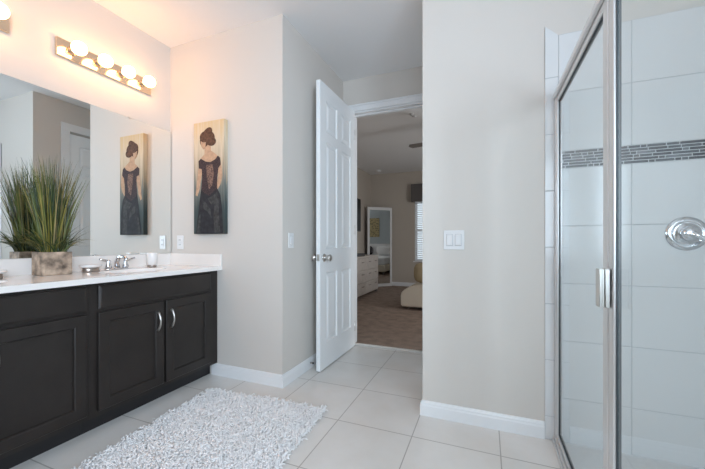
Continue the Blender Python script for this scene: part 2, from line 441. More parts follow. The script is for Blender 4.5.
# hinge line at the doorway's left jamb; the leaf swings back against the alcove wall
d1.location = (-1.259, YD - .036, .010)
d1.rotation_euler = (0, 0, math.atan2(-.735, -.010))

d2 = obj('door_2', panel_door_bm(.64, 2.365, T), M['doorpaint'])
tag(d2, 'closed white six panel door seen only in the vanity mirror', 'door', kind='structure')
obj('door_knob', knob_bm(.575, .925, 1, T), M['nickel'], d2)
d2.location = (XS + .03, 3.05, .008); d2.rotation_euler = (0, 0, -PI / 2)
# local +y must face -x (towards the alcove)
d2.rotation_euler = (0, 0, PI / 2); d2.location = (XS + .03, 2.41, .008)

# spring door stop on the alcove baseboard
t = thing('door_stop', 'small dark spring door stop on the baseboard behind the open door', 'door stop', (XA + .0145, 2.45, .05))
b = nb(); add_tube(b, [(XA + .0145, 2.45, .05), (XA + .036, 2.45, .05)], .006, 8); obj('spring', b, M['pewter'], t)
b = nb(); add_lathe(b, [(.008, 0), (.009, .006), (.006, .010), (0, .011)], (XA + .0365, 2.45, .05), (1, 0, 0), 10); obj('rubber_tip', b, M['black'], t)

# ------------------------------------------------------------------ shower tile
def tiles(bm, x0, x1, zs, xs, y, th=.008, g=.0016):
    """backing of grout plus separate bevelled tiles between the given joint lines (facing -y)"""
    for z0, z1 in zip(zs, zs[1:]):
        cuts = [x0] + [v for v in xs if x0 < v < x1] + [x1]
        for a, c in zip(cuts, cuts[1:]):
            add_box(bm, a + g, c - g, y - th, y - .001, z0 + g, z1 - g, .0012, 1, 0)
    add_box(bm, x0, x1, y - th + .0022, y, zs[0], zs[-1], 0, 1, 1)

b = nb()
low = [0.0, .237, .542, .847, 1.152, 1.457]
tiles(b, .359, XR - .009, low, [.674, 1.284], YP)
up = [1.548, 1.861, 2.174]
tiles(b, .359, XR - .009, up, [.674, 1.284], YP)
ws = struct('wall_shower', b, [M['tile'], M['grout']], 'white tiled shower wall with a grey mosaic band', 'tile wall')
# mosaic band: five courses of random length chips
b = nb(); add_box(b, .359, XR - .009, YP - .0058, YP - .0005, 1.457, 1.548, 0, 1, 3)
rh = .091 / 6
for r in range(6):
    x = .359 - random.uniform(0, .05)
    while x < XR - .01:
        L = random.choice((.025, .05, .05, .075, .10, .10))
        a, c = max(x, .3595), min(x + L - .0045, XR - .0095)
        if c - a > .006:
            add_box(b, a, c, YP - .0095, YP - .002, 1.457 + r * rh + .0021, 1.457 + (r + 1) * rh - .0021, 0, 1, random.choice((0, 0, 0, 1, 1, 2)))
        x += L
obj('mosaic_band', b, [M['mosa'], M['mosb'], M['mosc'], mat('mosaic_grout', (0.74, 0.75, 0.76), 0.8)], ws)
# right shower wall
b = nb()
add_box(b, XR - .006, XR, .36, YP - .009, 0, 2.174, 0, 1, 1)
for z0, z1 in list(zip(low, low[1:])) + [(1.457, 1.548)] + list(zip(up, up[1:])):
    for y0, y1 in ((.36, .84), (.84, 1.445), (1.445, YP - .009)):
        add_box(b, XR - .0085, XR - .001, y0 + .0016, y1 - .0016, z0 + .0016, z1 - .0016, .0012, 1, 0)
struct('wall_shower_side', b, [M['tile'], M['grout']], 'white tiled side wall inside the shower', 'tile wall')
# bullnose strip outside the glass, with a mitred top
b = nb()
sx0, sx1 = .2955, .3585
zz = [0.0, .126, .43, .733, 1.037, 1.341, 1.646, 1.950]
for z0, z1 in zip(zz, zz[1:]): add_box(b, sx0, sx1 - .0005, YP - .0085, YP - .001, z0 + .0016, z1 - .0016, .0025, 2, 0)
add_prism(b, [(sx0 + .001, 1.952), (sx1 - .0005, 1.952), (sx1 - .0005, 2.172), (sx0 + .001, 2.232)], YP - .0085, YP - .001, 'y', 0)
add_prism(b, [(sx0 + .001, 0), (sx1, 0), (sx1, 2.172), (sx0 + .001, 2.23)], YP - .006, YP, 'y', 1)
struct('trim_5', b, [M['tile'], M['grout']], 'narrow white tile strip with a slanted top beside the shower door', 'tile trim')
b = nb(); add_box(b, .375, XR - .009, .37, YP - .009, 0, .006)
struct('floor', b, mat('shower_floor_tile', (0.70, 0.71, 0.71), 0.3, noise=0.04, nscale=40), 'white floor inside the shower', 'shower floor')

# ------------------------------------------------------------------ shower enclosure
GX = .356
t = thing('shower_enclosure', 'metal framed clear glass shower enclosure with a door and a fixed panel', 'shower enclosure', (GX, 1.2, 0))
ZT = 1.865; YA, YB2 = 1.283, 1.19
b = nb(); add_box(b, GX - .019, GX + .019, .37, YP - .009, ZT - .036, ZT, .004, 2); add_box(b, GX - .024, GX - .015, .37, YP - .009, ZT - .036, ZT - .022, .002)
obj('top_rail', b, M['brushed'], t)
b = nb(); add_box(b, GX - .020, GX + .020, .37, YP - .009, .001, .032, .004, 2); add_box(b, GX - .028, GX - .018, .37, YP - .009, .001, .014, .003)
obj('bottom_rail', b, M['brushed'], t)
b = nb(); add_box(b, GX - .016, GX + .016, YP - .034, YP - .009, .032, ZT - .036, .003, 2); obj('wall_jamb', b, M['brushed'], t)
b = nb(); add_box(b, GX - .010, GX + .009, YB2, YB2 + .036, .032, ZT - .036, .004, 2)
obj('post', b, M['brushed'], t)
b = nb(); add_box(b, GX - .002, GX + .009, YB2 - .006, YB2 - .0005, .032, ZT - .036); obj('gasket', b, M['gasket'], t)
b = nb(); add_box(b, GX + .0, GX + .006, .38, YB2 - .0065, .030, ZT - .034); obj('fixed_panel', b, M['glass'], t)
dr = nb(); y0, y1, z0, z1 = YB2 + .0385, YP - .036, .036, ZT - .040
fw = .026
add_box(dr, GX - .013, GX + .013, y0, y0 + .040, z0, z1, .003, 2); add_box(dr, GX - .012, GX + .012, y1 - fw, y1, z0, z1, .003, 2)
add_box(dr, GX - .012, GX + .012, y0 + .04, y1 - fw, z0, z0 + fw, .003, 2); add_box(dr, GX - .012, GX + .012, y0 + .04, y1 - fw, z1 - fw, z1, .003, 2)
dd = obj('door_frame', dr, M['brushed'], t)
g = nb()
gy0, gy1, gz0, gz1 = y0 + .04, y1 - fw, z0 + fw, z1 - fw
for q in ((gy1 - .004, gy1, gz0, gz1), (gy0, gy1 - .004, gz0, gz0 + .005), (gy0, gy1 - .004, gz1 - .005, gz1)):
    add_box(g, GX - .006, GX + .006, *q)
obj('seal', g, M['gasket'], dd)
b = nb(); add_box(b, GX - .003, GX + .003, gy0, gy1 - .0045, gz0 + .0055, gz1 - .0055); obj('door_pane', b, M['glass'], dd)
b = nb()
for a_, c_, s_ in ((.3165, .3235, 0), (.3235, .3315, .008), (.3315, .3435, .002)): add_box(b, a_, c_, 1.200 + s_, 1.240, .868, .985, .0015)
obj('handle', b, M['nickel'], dd)
for (x_, nm) in ((0, 0),):
    b = nb(); add_box(b, GX + .02, XR - .009, .372, .378, .02, ZT - .02); obj('return_panel', b, M['glass'], t)

# shower valve
VX, VZ = .882, 1.106
t = thing('shower_valve', 'round chrome shower valve with a lever on the white tile', 'shower valve', (VX, YP - .009, VZ))
b = nb(); add_lathe(b, [(.081, 0), (.081, .004), (.077, .010), (.062, .016), (.056, .013), (.046, .013), (.042, .020), (0, .021)], (VX, YP - .0085, VZ), (0, -1, 0), 40)
obj('escutcheon', b, M['chrome'], t)
b = nb(); add_lathe(b, [(.036, 0), (.036, .02), (.031, .034), (.020, .040), (0, .041)], (VX, YP - .029, VZ), (0, -1, 0), 28)
lv = obj('handle_hub', b, M['chrome'], t)
b = nb(); add_tube(b, [(VX - .002, YP - .062, VZ + .002), (VX + .02, YP - .066, VZ - .014), (VX + .045, YP - .070, VZ - .032), (VX + .060, YP - .070, VZ - .044)], [.015, .012, .010, .009], 12)
obj('lever', b, M['chrome'], t)

# ------------------------------------------------------------------ vanity mirror
t = thing('wall_mirror', 'large frameless wall mirror above the vanity backsplash', 'mirror', (XL, .9, 1.5))
my0, my1, mz0, mz1 = -.42, 2.052, .972, 2.010
b = nb(); poly = []
for (cy, cz, a0) in ((my1 - .012, mz1 - .012, 0), (my0 + .012, mz1 - .012, 90), (my0 + .012, mz0 + .012, 180), (my1 - .012, mz0 + .012, 270)):
    for k in range(4):
        a = math.radians(a0 + k * 30); poly.append((cy + .012 * math.cos(a), cz + .012 * math.sin(a)))
add_prism(b, poly, XL + .0045, XL + .0065, 'x'); [setattr(v.co, 'x', v.co.x + .009 * (v.co.y - my0) / (my1 - my0)) for v in b.verts]; obj('glass', b, M['mirror'], t)
b = nb(); add_prism(b, poly, XL + .0005, XL + .0044, 'x'); [setattr(v.co, 'x', v.co.x + .009 * (v.co.y - my0) / (my1 - my0)) for v in b.verts if v.co.x > XL + .002]; obj('backing', b, mat('mirror_edge', (0.16, 0.15, 0.13), 0.5), t)
for yy in (1.70, .55):
    b = nb(); add_box(b, XL + .0005, XL + .018, yy - .010, yy + .010, mz1 + .0005, mz1 + .006); add_box(b, XL + .016, XL + .018, yy - .010, yy + .010, mz1 - .006, mz1 + .0005)
    obj('clip', b, M['nickel'], t)

# ------------------------------------------------------------------ vanity cabinets
CF = -1.998; ZB, ZK = .842, .10         # face-frame plane, top of box, toe-kick height
def shaker_door(y0, y1, z0, z1, x):
    bm = nb(); st = .062; th = .019
    o = [(y0, z0), (y1, z0), (y1, z1), (y0, z1)]
    def R(i, dx): return [bm.verts.new((x + dx, a, c)) for a, c in ((y0 + i, z0 + i), (y1 - i, z0 + i), (y1 - i, z1 - i), (y0 + i, z1 - i))]
    rings = [R(0, 0), R(0, th - .003), R(.003, th), R(st - .008, th), R(st - .003, th - .003), R(st, th - .010), R(st + .001, th - .012)]
    bm.faces.new(rings[0])
    for a, c in zip(rings, rings[1:]):
        for k in range(4): bm.faces.new((a[k], a[(k + 1) % 4], c[(k + 1) % 4], c[k]))
    bm.faces.new(rings[-1])
    return bm
def pull(parent, y, z0, z1, x):
    bm = nb(); n = 10; pts = []
    for k in range(n + 1):
        a = k / n; pts.append((x + .003 + .026 * math.sin(PI * a) ** .8, y, z0 + (z1 - z0) * a))
    add_tube(bm, pts, [.0085 - .003 * math.sin(PI * k / n) for k in range(n + 1)], 8)
    return obj('handle', bm, M['nickel'], parent)
def cabinet(ya, yb, doors, front, label):
    t = thing('vanity_cabinet', label, 'cabinet', (CF, (ya + yb) / 2, 0))
    b = nb()
    add_box(b, XL + .002, CF - .02, ya, ya + .018, ZK, ZB - .001); add_box(b, XL + .002, CF - .02, yb - .018, yb, ZK, ZB - .001)
    add_box(b, XL + .002, XL + .012, ya + .018, yb - .018, ZK, ZB - .001); add_box(b, XL + .012, CF - .02, ya + .018, yb - .018, ZK, ZK + .018)
    add_box(b, CF - .02, CF, ya, yb, ZK, ZB - .001)
    obj('carcass', b, M['espresso'], t)
    b = nb(); add_box(b, XL + .01, -2.075, ya, yb, .001, ZK); obj('toe_kick', b, M['kick'], t)
    b = nb(); y0, y1 = front
    fb = nb(); z0, z1 = .694, .826
    R = lambda i, dx: [fb.verts.new((CF + dx, a, c)) for a, c in ((y0 + i, z0 + i), (y1 - i, z0 + i), (y1 - i, z1 - i), (y0 + i, z1 - i))]
    rings = [R(0, .0005), R(0, .014), R(.005, .0165), R(.012, .0195)]
    fb.faces.new(rings[0])
    for a, c in zip(rings, rings[1:]):
        for k in range(4): fb.faces.new((a[k], a[(k + 1) % 4], c[(k + 1) % 4], c[k]))
    fb.faces.new(rings[-1]); b.free()
    obj('false_drawer_front', fb, M['espresso'], t)
    for (d0, d1_, hy) in doors:
        d = obj('door', shaker_door(d0, d1_, .130, .676, CF + .0005), M['espresso'], t)
        pull(d, hy, .492, .612, CF + .019)
    return t
cabinet(1.135, 2.055, [(1.170, 1.568, 1.522), (1.586, 1.975, 1.622)], (1.170, 1.975), 'dark espresso vanity cabinet beside the wall, with two doors')
cabinet(.215, 1.134, [(.298, .690, .655), (.708, 1.112, .752)], (.298, 1.112), 'dark espresso vanity cabinet cut off by the left edge of the photo')

# ------------------------------------------------------------------ countertop with two oval basins
CXF, CXB = -1.950, XL + .002; CY0, CY1 = .19, 2.058; ZT0, ZT1 = .8425, .872
SK = [(-2.235, .675, .150, .215), (-2.235, 1.545, .150, .215)]
t = thing('vanity_countertop', 'white cultured marble vanity countertop with backsplash and oval sinks', 'countertop', (CXF, 1.1, ZT0))
b = nb()
def quad(pts): return b.faces.new([b.verts.new(p) for p in pts])
N = 48
segs = [(CY0, 1.11, SK[0]), (1.11, CY1, SK[1])]
for y0, y1, (sx, sy, ax, ay) in segs:
    hole, rim = [], []
    corners = [(CXF, y1), (CXB, y1), (CXB, y0), (CXF, y0)]
    angs = sorted([2 * PI * k / N for k in range(N)] + [math.atan2(cy - sy, cx - sx) % (2 * PI) for cx, cy in corners])
    for a in angs:
        c, s = math.cos(a), math.sin(a)
        k = 1 / math.sqrt((c / ax) ** 2 + (s / ay) ** 2)
        hole.append((sx + c * k, sy + s * k))
        ts = []
        if c > 1e-9: ts.append((CXF - sx) / c)
        if c < -1e-9: ts.append((CXB - sx) / c)
        if s > 1e-9: ts.append((y1 - sy) / s)
        if s < -1e-9: ts.append((y0 - sy) / s)
        q = min(ts); rim.append((sx + c * q, sy + s * q))
    for zz_, flip in ((ZT1, 0), (ZT0, 1)):
        hv = [b.verts.new((x, y, zz_)) for x, y in hole]; rv = [b.verts.new((x, y, zz_)) for x, y in rim]
        for k in range(len(angs)):
            k2 = (k + 1) % len(angs)
            b.faces.new((hv[k], hv[k2], rv[k2], rv[k]))
for p in (((CXF, CY0), (CXF, CY1)), ((CXF, CY1), (CXB, CY1)), ((CXB, CY1), (CXB, CY0)), ((CXB, CY0), (CXF, CY0))):
    (xa, ya), (xb, yb) = p
    quad([(xa, ya, ZT0), (xb, yb, ZT0), (xb, yb, ZT1), (xa, ya, ZT1)])
bmesh.ops.remove_doubles(b, verts=b.verts[:], dist=1e-4)
obj('slab', b, M['marble'], t)
for sx, sy, ax, ay in SK:
    b = nb(); prof = [(1.0, ZT1 - .0005), (.985, ZT1 - .006), (.95, ZT1 - .02), (.86, ZT1 - .06), (.68, ZT1 - .10), (.42, ZT1 - .125), (.10, ZT1 - .132)]
    rings = [[b.verts.new((sx + ax * r * math.cos(2 * PI * k / N), sy + ay * r * math.sin(2 * PI * k / N), z)) for k in range(N)] for r, z in prof]
    for p, q in zip(rings, rings[1:]):
        for k in range(N):
            f = b.faces.new((p[k], p[(k + 1) % N], q[(k + 1) % N], q[k])); f.smooth = True
    b.faces.new(rings[-1])
    bs = obj('basin', b, M['ceramic'], t)
    b = nb(); add_lathe(b, [(.022, 0), (.022, .003), (.014, .005), (0, .003)], (sx, sy, ZT1 - .132), (0, 0, 1), 20); obj('drain', b, M['chrome'], bs)
b = nb(); add_box(b, CXB, CXB + .019, CY0, CY1, ZT1 - .001, ZT1 + .098, .003, 2); obj('backsplash', b, M['marble'], t)
b = nb(); add_box(b, CXB + .019, CXF, CY1 - .019, CY1, ZT1 - .001, ZT1 + .098, .003, 2); obj('side_splash', b, M['marble'], t)

# faucet
FX, FY, FZ = -2.415, 1.545, ZT1
t = thing('faucet', 'chrome two handle faucet behind the sink nearest the white cup', 'faucet', (FX, FY, FZ))
b = nb(); add_lathe(b, [(1, 0), (1, .006), (.9, .012), (.5, .014), (0, .014)], (FX, FY, FZ + .0005), (0, 0, 1), 28, 0, .028, .082)
obj('base_plate', b, M['chrome'], t)
b = nb(); add_tube(b, [(FX, FY, FZ + .012), (FX, FY, FZ + .06), (FX + .012, FY, FZ + .082), (FX + .045, FY, FZ + .092), (FX + .085, FY, FZ + .084), (FX + .108, FY, FZ + .066)], [.018, .015, .014, .0125, .0115, .011], 14)
obj('spout', b, M['chrome'], t)
for s in (-1, 1):
    hy = FY + s * .058
    b = nb(); add_lathe(b, [(.020, 0), (.019, .02), (.013, .035), (.015, .045), (.012, .056), (0, .060)], (FX, hy, FZ + .012), (0, 0, 1), 18)
    add_tube(b, [(FX, hy, FZ + .062), (FX + .006, hy + s * .03, FZ + .068), (FX + .012, hy + s * .062, FZ + .078)], [.009, .0075, .006], 10)
    obj('handle', b, M['chrome'], t)

# planter with grass --------------------------------------------------------------------------
PX, PY = -2.392, 1.158
t = thing('potted_grass', 'tall artificial grass in a square weathered wood planter on the countertop', 'potted plant', (PX, PY, ZT1 + .0005))
b = nb(); pw, pl, ph = .056, .073, .135
z = ZT1 + .0005
add_box(b, PX - pw, PX + pw, PY - pl, PY - pl + .014, z, z + ph, .002); add_box(b, PX - pw, PX + pw, PY + pl - .014, PY + pl, z, z + ph, .002)
add_box(b, PX - pw, PX - pw + .014, PY - pl + .014, PY + pl - .014, z, z + ph, .002); add_box(b, PX + pw - .014, PX + pw, PY - pl + .014, PY + pl - .014, z, z + ph, .002)
add_box(b, PX - pw + .014, PX + pw - .014, PY - pl + .014, PY + pl - .014, z, z + .02)
obj('planter_box', b, M['stone'], t)
b = nb(); add_box(b, PX - pw + .015, PX + pw - .015, PY - pl + .015, PY + pl - .015, z + .02, z + ph - .008); obj('filling', b, M['soil'], t)
b = nb(); rg = random.Random(11)
for i in range(760):
    u, v = rg.uniform(-1, 1), rg.uniform(-1, 1)
    bx, by = PX + u * (pw - .02), PY + v * (pl - .02)
    short = rg.random() < .22
    L = rg.uniform(.10, .22) if short else rg.uniform(.26, .60) * (1 - .12 * abs(v))
    ang = math.atan2(v * 1.3 + rg.uniform(-.6, .6), u * .8 + rg.uniform(-.6, .6))
    lean = (rg.uniform(.5, 1.1) if short else rg.uniform(.02, .27) * (.55 + .5 * max(abs(u), abs(v))))
    wd = rg.uniform(.0014, .0042)
    mi = rg.choice((0, 0, 0, 1, 1, 2, 2, 2, 2, 3)) if not short else rg.choice((0, 1, 2, 2))
    n = 6; dirv = Vector((math.cos(ang), math.sin(ang), 0)); side = Vector((-math.sin(ang + rg.uniform(-1.5, 1.5)), math.cos(ang + rg.uniform(-1, 1)), 0)).normalized()
    prev = None; p = Vector((bx, by, z + ph - .012)); th = lean * .35
    for k in range(n + 1):
        s_ = k / n; ww = wd * (1 - s_ ** 2.2) + .0003
        q = Vector((max(p.x, XL + .012), p.y, p.z))
        row = [b.verts.new(q - side * ww), b.verts.new(q + dirv.cross(side) * 0 + Vector((0, 0, -ww * .5))), b.verts.new(q + side * ww)]
        if prev:
            for e in (0, 1):
                f = b.faces.new((prev[e], prev[e + 1], row[e + 1], row[e])); f.material_index = mi; f.smooth = True
        prev = row
        th += lean * 1.1 / n * (1 + .7 * s_)
        p = p + (dirv * math.sin(th) + Vector((0, 0, 1)) * math.cos(th)) * (L / n)
obj('foliage', b, [M['leafa'], M['leafb'], M['leafc'], M['leafd']], t, recalc=False)

# cup and soap dishes
t = thing('tumbler', 'white tumbler with a dark metal foot near the wall corner of the counter', 'cup', (-2.405, 1.80, ZT1))
b = nb(); add_lathe(b, [(.030, 0), (.033, .003), (.033, .012), (.030, .016)], (-2.405, 1.80, ZT1 + .0005), (0, 0, 1), 28); obj('foot', b, M['pewter'], t)
b = nb(); add_lathe(b, [(.028, .016), (.035, .018), (.0385, .108), (.0375, .110), (.0355, .108), (.032, .024), (0, .022)], (-2.405, 1.80, ZT1 + .0005), (0, 0, 1), 28); obj('cup_body', b, M['ceramic'], t)
def soap_dish(x, y, label):
    t = thing('soap_dish', label, 'soap dish', (x, y, ZT1), 'soap dishes on the vanity counter')
    b = nb(); add_lathe(b, [(.036, 0), (.040, .004), (.037, .014), (.039, .022), (.034, .026), (0, .027)], (x, y, ZT1 + .0005), (0, 0, 1), 28, 0, .9, 1.25); obj('base', b, M['pewter'], t)
    b = nb(); add_lathe(b, [(.040, .027), (.050, .032), (.054, .044), (.052, .045), (.046, .036), (0, .033)], (x, y, ZT1 + .0005), (0, 0, 1), 28, 0, .9, 1.2); obj('dish', b, M['ceramic'], t)
soap_dish(-2.392, 1.365, 'white soap dish on a pewter base between the planter and the faucet')
soap_dish(-2.375, .885, 'white soap dish on a pewter base at the left edge, beyond the planter')

# ------------------------------------------------------------------ vanity light bars
def light_bar(y0, label):
    L, hgt, zc = .634, .114, 2.306
    t = thing('vanity_light_bar', label, 'wall light', (XL, y0 + L / 2, zc), 'bulb strip lights above the mirror')
    b = nb(); add_box(b, XL + .0005, XL + .024, y0, y0 + L, zc - hgt / 2, zc + hgt / 2, .004, 2); obj('plate', b, M['barplate'], t)
    for k in range(4):
        y = y0 + L * (k + .5) / 4
        b = nb(); add_lathe(b, [(.026, 0), (.026, .006), (.021, .010), (.021, .034), (.017, .037), (0, .037)], (XL + .0245, y, zc), (1, 0, 0), 20); s = obj('socket', b, M['barplate'], t)
        b = nb(); pr = [(.015, .036), (.018, .046)]
        for q in range(1, 13):
            a = math.radians(-60 + q * 150 / 12); pr.append((.0425 * math.cos(a), .086 + .0425 * math.sin(a)))
        pr[-1] = (0, .1285)
        add_lathe(b, pr, (XL + .0245, y, zc), (1, 0, 0), 24); obj('bulb', b, M['bulb'], t)
    return t
light_bar(1.232, 'polished light bar with four glowing globe bulbs, whole in view')
light_bar(.378, 'polished bulb light bar cut off by the top left corner')

# ------------------------------------------------------------------ painting
cx0, cx1, cz0, cz1, cy = -2.209, -1.895, 1.131, 2.030, 2.020
t_loc = ((cx0 + cx1) / 2, YP, cz0)
b = nb(); add_box(b, cx0, cx1, cy, YP - .001, cz0, cz1, 0, 1, 0)
layer = [0]
def art(pts, mi):
    layer[0] += 1
    yy = cy - .0004 - layer[0] * .00025
    P2 = [(cx0 + u * (cx1 - cx0), cz1 - v * (cz1 - cz0)) for u, v in pts]
    add_prism(b, P2, yy, cy + .001, 'y', mi)
def ell(u, v, a, c, n=20, rot=0):
    out = []
    for k in range(n):
        x, y = a * math.cos(2 * PI * k / n), c * math.sin(2 * PI * k / n)
        out.append((u + x * math.cos(rot) - y * math.sin(rot), v + (x * math.sin(rot) + y * math.cos(rot))))
    return out
art([(.36, .20), (.56, .20), (.58, .265), (.74, .30), (.86, .345), (.88, .40), (.80, .48), (.70, .56), (.60, .57), (.34, .55), (.22, .42), (.18, .36), (.22, .325), (.36, .29)], 1)       # neck, shoulders and back
art([(.19, .36), (.27, .40), (.25, .50), (.19, .60), (.12, .66), (.06, .65), (.10, .55), (.14, .44)], 1)    # arm hanging at the left
art([(.80, .36), (.90, .38), (.95, .49), (.88, .57), (.74, .635), (.68, .61), (.79, .54), (.83, .48)], 1)    # bent arm at the right
art([(.16, .345), (.24, .325), (.40, .355), (.56, .365), (.72, .345), (.80, .315), (.87, .335), (.90, .395), (.82, .425), (.78, .51), (.78, .62), (.52, .67), (.25, .62), (.28, .50), (.27, .42), (.17, .41)], 3)    # lace bodice
art([(.42, .39), (.62, .385), (.68, .47), (.62, .57), (.52, .61), (.44, .50)], 6)                          # open lace back
art([(.25, .60), (.36, .635), (.52, .665), (.66, .63), (.78, .60), (.88, .66), (.94, .78), (.97, .999), (.08, .999), (.13, .86), (.19, .72)], 4)    # skirt
art([(.46, .685), (.62, .67), (.78, .63), (.86, .70), (.84, .80), (.88, .99), (.70, .99), (.66, .85), (.70, .74), (.58, .74)], 5)   # satin folds
art([(.30, .70), (.40, .72), (.56, .78), (.60, .86), (.46, .80), (.34, .78)], 5)
art([(.16, .86), (.24, .80), (.22, .99), (.12, .99)], 5)
art(ell(.42, .125, .20, .058, rot=-.2), 2); art(ell(.36, .165, .15, .06), 2); art(ell(.60, .185, .14, .038), 2); art(ell(.50, .15, .20, .06), 2)    # hair and bun
art([(.24, .17), (.42, .18), (.40, .225), (.33, .245), (.26, .215)], 1)                                      # turned cheek
art(ell(.38, .135, .17, .05), 2)
cp = obj('canvas_painting', b, [M['canvas'], M['skin'], M['hair'], M['lace'], M['dress'], M['gleam'], M['laceskin']], loc=t_loc)
tag(cp, 'tall narrow canvas painting of a woman in a black dress seen from behind', 'painting')

# ------------------------------------------------------------------ switches and outlet
def plate(name, label, cat, loc, axis, w_, h_, rockers, kind='rocker'):
    t = thing(name, label, cat, loc)
    x, y, z = loc
    def B(bm, u0, u1, d0, d1, z0, z1, bev=.002):
        if axis == '-y': add_box(bm, x + u0, x + u1, y - d1, y - d0, z + z0, z + z1, bev)
        else: add_box(bm, x + d0, x + d1, y + u0, y + u1, z + z0, z + z1, bev)
    b = nb(); B(b, -w_ / 2, w_ / 2, .0005, .006, -h_ / 2, h_ / 2); obj('cover_plate', b, M['plastic'], t)
    for u in rockers:
        if kind == 'rocker':
            b = nb(); B(b, u - .0185, u + .0185, .0055, .0066, -.0352, .0352, 0); obj('switch_gap_shade', b, M['grout'], t)  # grey slab stands in for the shadow line around the rocker
            b = nb(); B(b, u - .0165, u + .0165, .006, .0125, -.033, .033, .0025); obj('rocker', b, M['plastic'], t)
        else:
            for dz in (-.020, .020):
                b = nb(); B(b, u - .017, u + .017, .006, .0085, dz - .014, dz + .014, .002)
                s = obj('socket', b, M['plastic'], t)
                b = nb(); B(b, u - .008, u - .005, .0085, .009, dz - .005, dz + .006, 0); B(b, u + .005, u + .008, .0085, .009, dz - .005, dz + .006, 0); obj('slot', b, M['black'], s)
    return t
plate('light_switch', 'white double rocker light switch on the large wall beside the doorway', 'light switch', (-.178, YP, 1.078), '-y', .118, .116, (-.025, .025))
plate('light_switch', 'white single light switch on the wall behind the door', 'light switch', (XA, 2.17, 1.078), '+x', .072, .116, (0,))
plate('power_outlet', 'white power outlet above the countertop below the painting', 'outlet', (-2.405, YP, 1.063), '-y', .072, .116, (0,), 'outlet')

# ------------------------------------------------------------------ shag rug
RX0, RX1, RY0, RY1 = -1.775, -.885, .35, 1.845
rc = ((RX0 + RX1) / 2, (RY0 + RY1) / 2)
t = thing('shag_rug', 'fluffy white shag rug on the tile floor in front of the vanity', 'rug', (rc[0], rc[1], 0))
b = nb(); add_box(b, RX0 + .01, RX1 - .01, RY0 + .01, RY1 - .01, .001, .010, .003); obj('backing', b, M['rugbase'], t)
rg = random.Random(3); verts, faces = [], []
ox, oy = rc
for i in range(15000):
    x = rg.uniform(RX0, RX1) - ox; y = rg.uniform(RY0, RY1) - oy
    a = rg.uniform(0, 2 * PI); L = rg.uniform(.020, .036); r = rg.uniform(.0030, .0046)
    zt = rg.uniform(.011, .021); lean = rg.uniform(.4, 1.2)
    d = Vector((math.cos(a), math.sin(a), 0)); sd = Vector((-d.y, d.x, 0))
    p0 = Vector((x, y, .006)); p1 = p0 + d * L * .35 * lean + Vector((0, 0, zt * .75)); p2 = p1 + d * L * .45 * lean + Vector((0, 0, zt * .30)); p3 = p2 + d * L * .35 + Vector((0, 0, -zt * .18))
    base = len(verts)
    for p, rr, up in ((p0, r, d), (p1, r, (d + Vector((0, 0, -1))).normalized()), (p2, r * 1.05, Vector((0, 0, 1))), (p3, r * .55, Vector((0, 0, 1)))):
        for k in range(4):
            c, s = math.cos(k * PI / 2), math.sin(k * PI / 2)
            verts.append(tuple(p + sd * c * rr + up * s * rr))
    for j in range(3):
        for k in range(4):
            q = base + j * 4; faces.append((q + k, q + (k + 1) % 4, q + 4 + (k + 1) % 4, q + 4 + k))
    faces.append((base + 12, base + 13, base + 14, base + 15))
me = bpy.data.meshes.new('pile'); me.from_pydata(verts, [], faces)
me.polygons.foreach_set('use_smooth', [True] * len(me.polygons)); me.materials.append(M['rug'])
pile = bpy.data.objects.new('pile', me); C.objects.link(pile); pile.parent = t; pile['kind'] = 'stuff'
t.rotation_euler = (0, 0, math.radians(4.0))

# ------------------------------------------------------------------ bedroom things
# dresser along the left wall
dy0, dy1, dxf, dzt = 5.30, 6.89, -2.17, .79
t = thing('dresser', 'whitewashed wood dresser against the bedroom wall below the television', 'dresser', (-2.42, 6.1, .006))
b = nb(); add_box(b, -2.655, dxf - .018, dy0 + .01, dy1 - .01, .05, dzt - .03); obj('carcass', b, M['whitewash'], t)
b = nb(); add_box(b, -2.66, dxf + .012, dy0, dy1, dzt - .03, dzt, .004); obj('top', b, M['whitewash'], t)
for yy in (dy0 + .03, dy1 - .08):
    for xx in (-2.64, dxf - .07):
        b = nb(); add_box(b, xx, xx + .05, yy, yy + .05, .0065, .05); obj('leg', b, M['fan'], t)
for r in range(3):
    z0 = .065 + r * .232
    for (a, c) in ((dy0 + .02, (dy0 + dy1) / 2 - .006), ((dy0 + dy1) / 2 + .006, dy1 - .02)):
        b = nb(); add_box(b, dxf - .0175, dxf, a, c, z0, z0 + .22, .004); d = obj('drawer', b, M['whitewash'], t)
        for q in (.25, .75):
            ym = a + (c - a) * q
            b = nb(); add_tube(b, [(dxf + .002, ym - .05, z0 + .15), (dxf + .022, ym - .04, z0 + .147), (dxf + .022, ym + .04, z0 + .147), (dxf + .002, ym + .05, z0 + .15)], .007, 8)
            obj('handle', b, M['pewter'], d)
b = nb(); add_box(b, -2.50, -2.26, 5.75, 6.28, dzt + .0005, dzt + .05, .005)
tag(obj('media_box', b, M['black'], loc=(-2.38, 6.0, dzt)), 'low black box lying on top of the bedroom dresser', 'electronics box')
# television on a wall bracket, tipped forward
t = thing('television', 'black flat television on the bedroom wall above the dresser', 'television', (-2.62, 6.32, 1.66))
b = nb(); add_box(b, -2.63, -2.59, 5.72, 6.92, 1.30, 2.02, .006); obj('casing', b, M['black'], t)
b = nb(); add_box(b, -2.5895, -2.5885, 5.74, 6.90, 1.33, 2.00); obj('screen', b, mat('dark_screen', (0.006, 0.006, 0.007), 0.45), t)
b = nb(); add_box(b, BX0 + .0005, -2.631, 6.2, 6.44, 1.56, 1.76); obj('wall_bracket', b, M['black'], t)
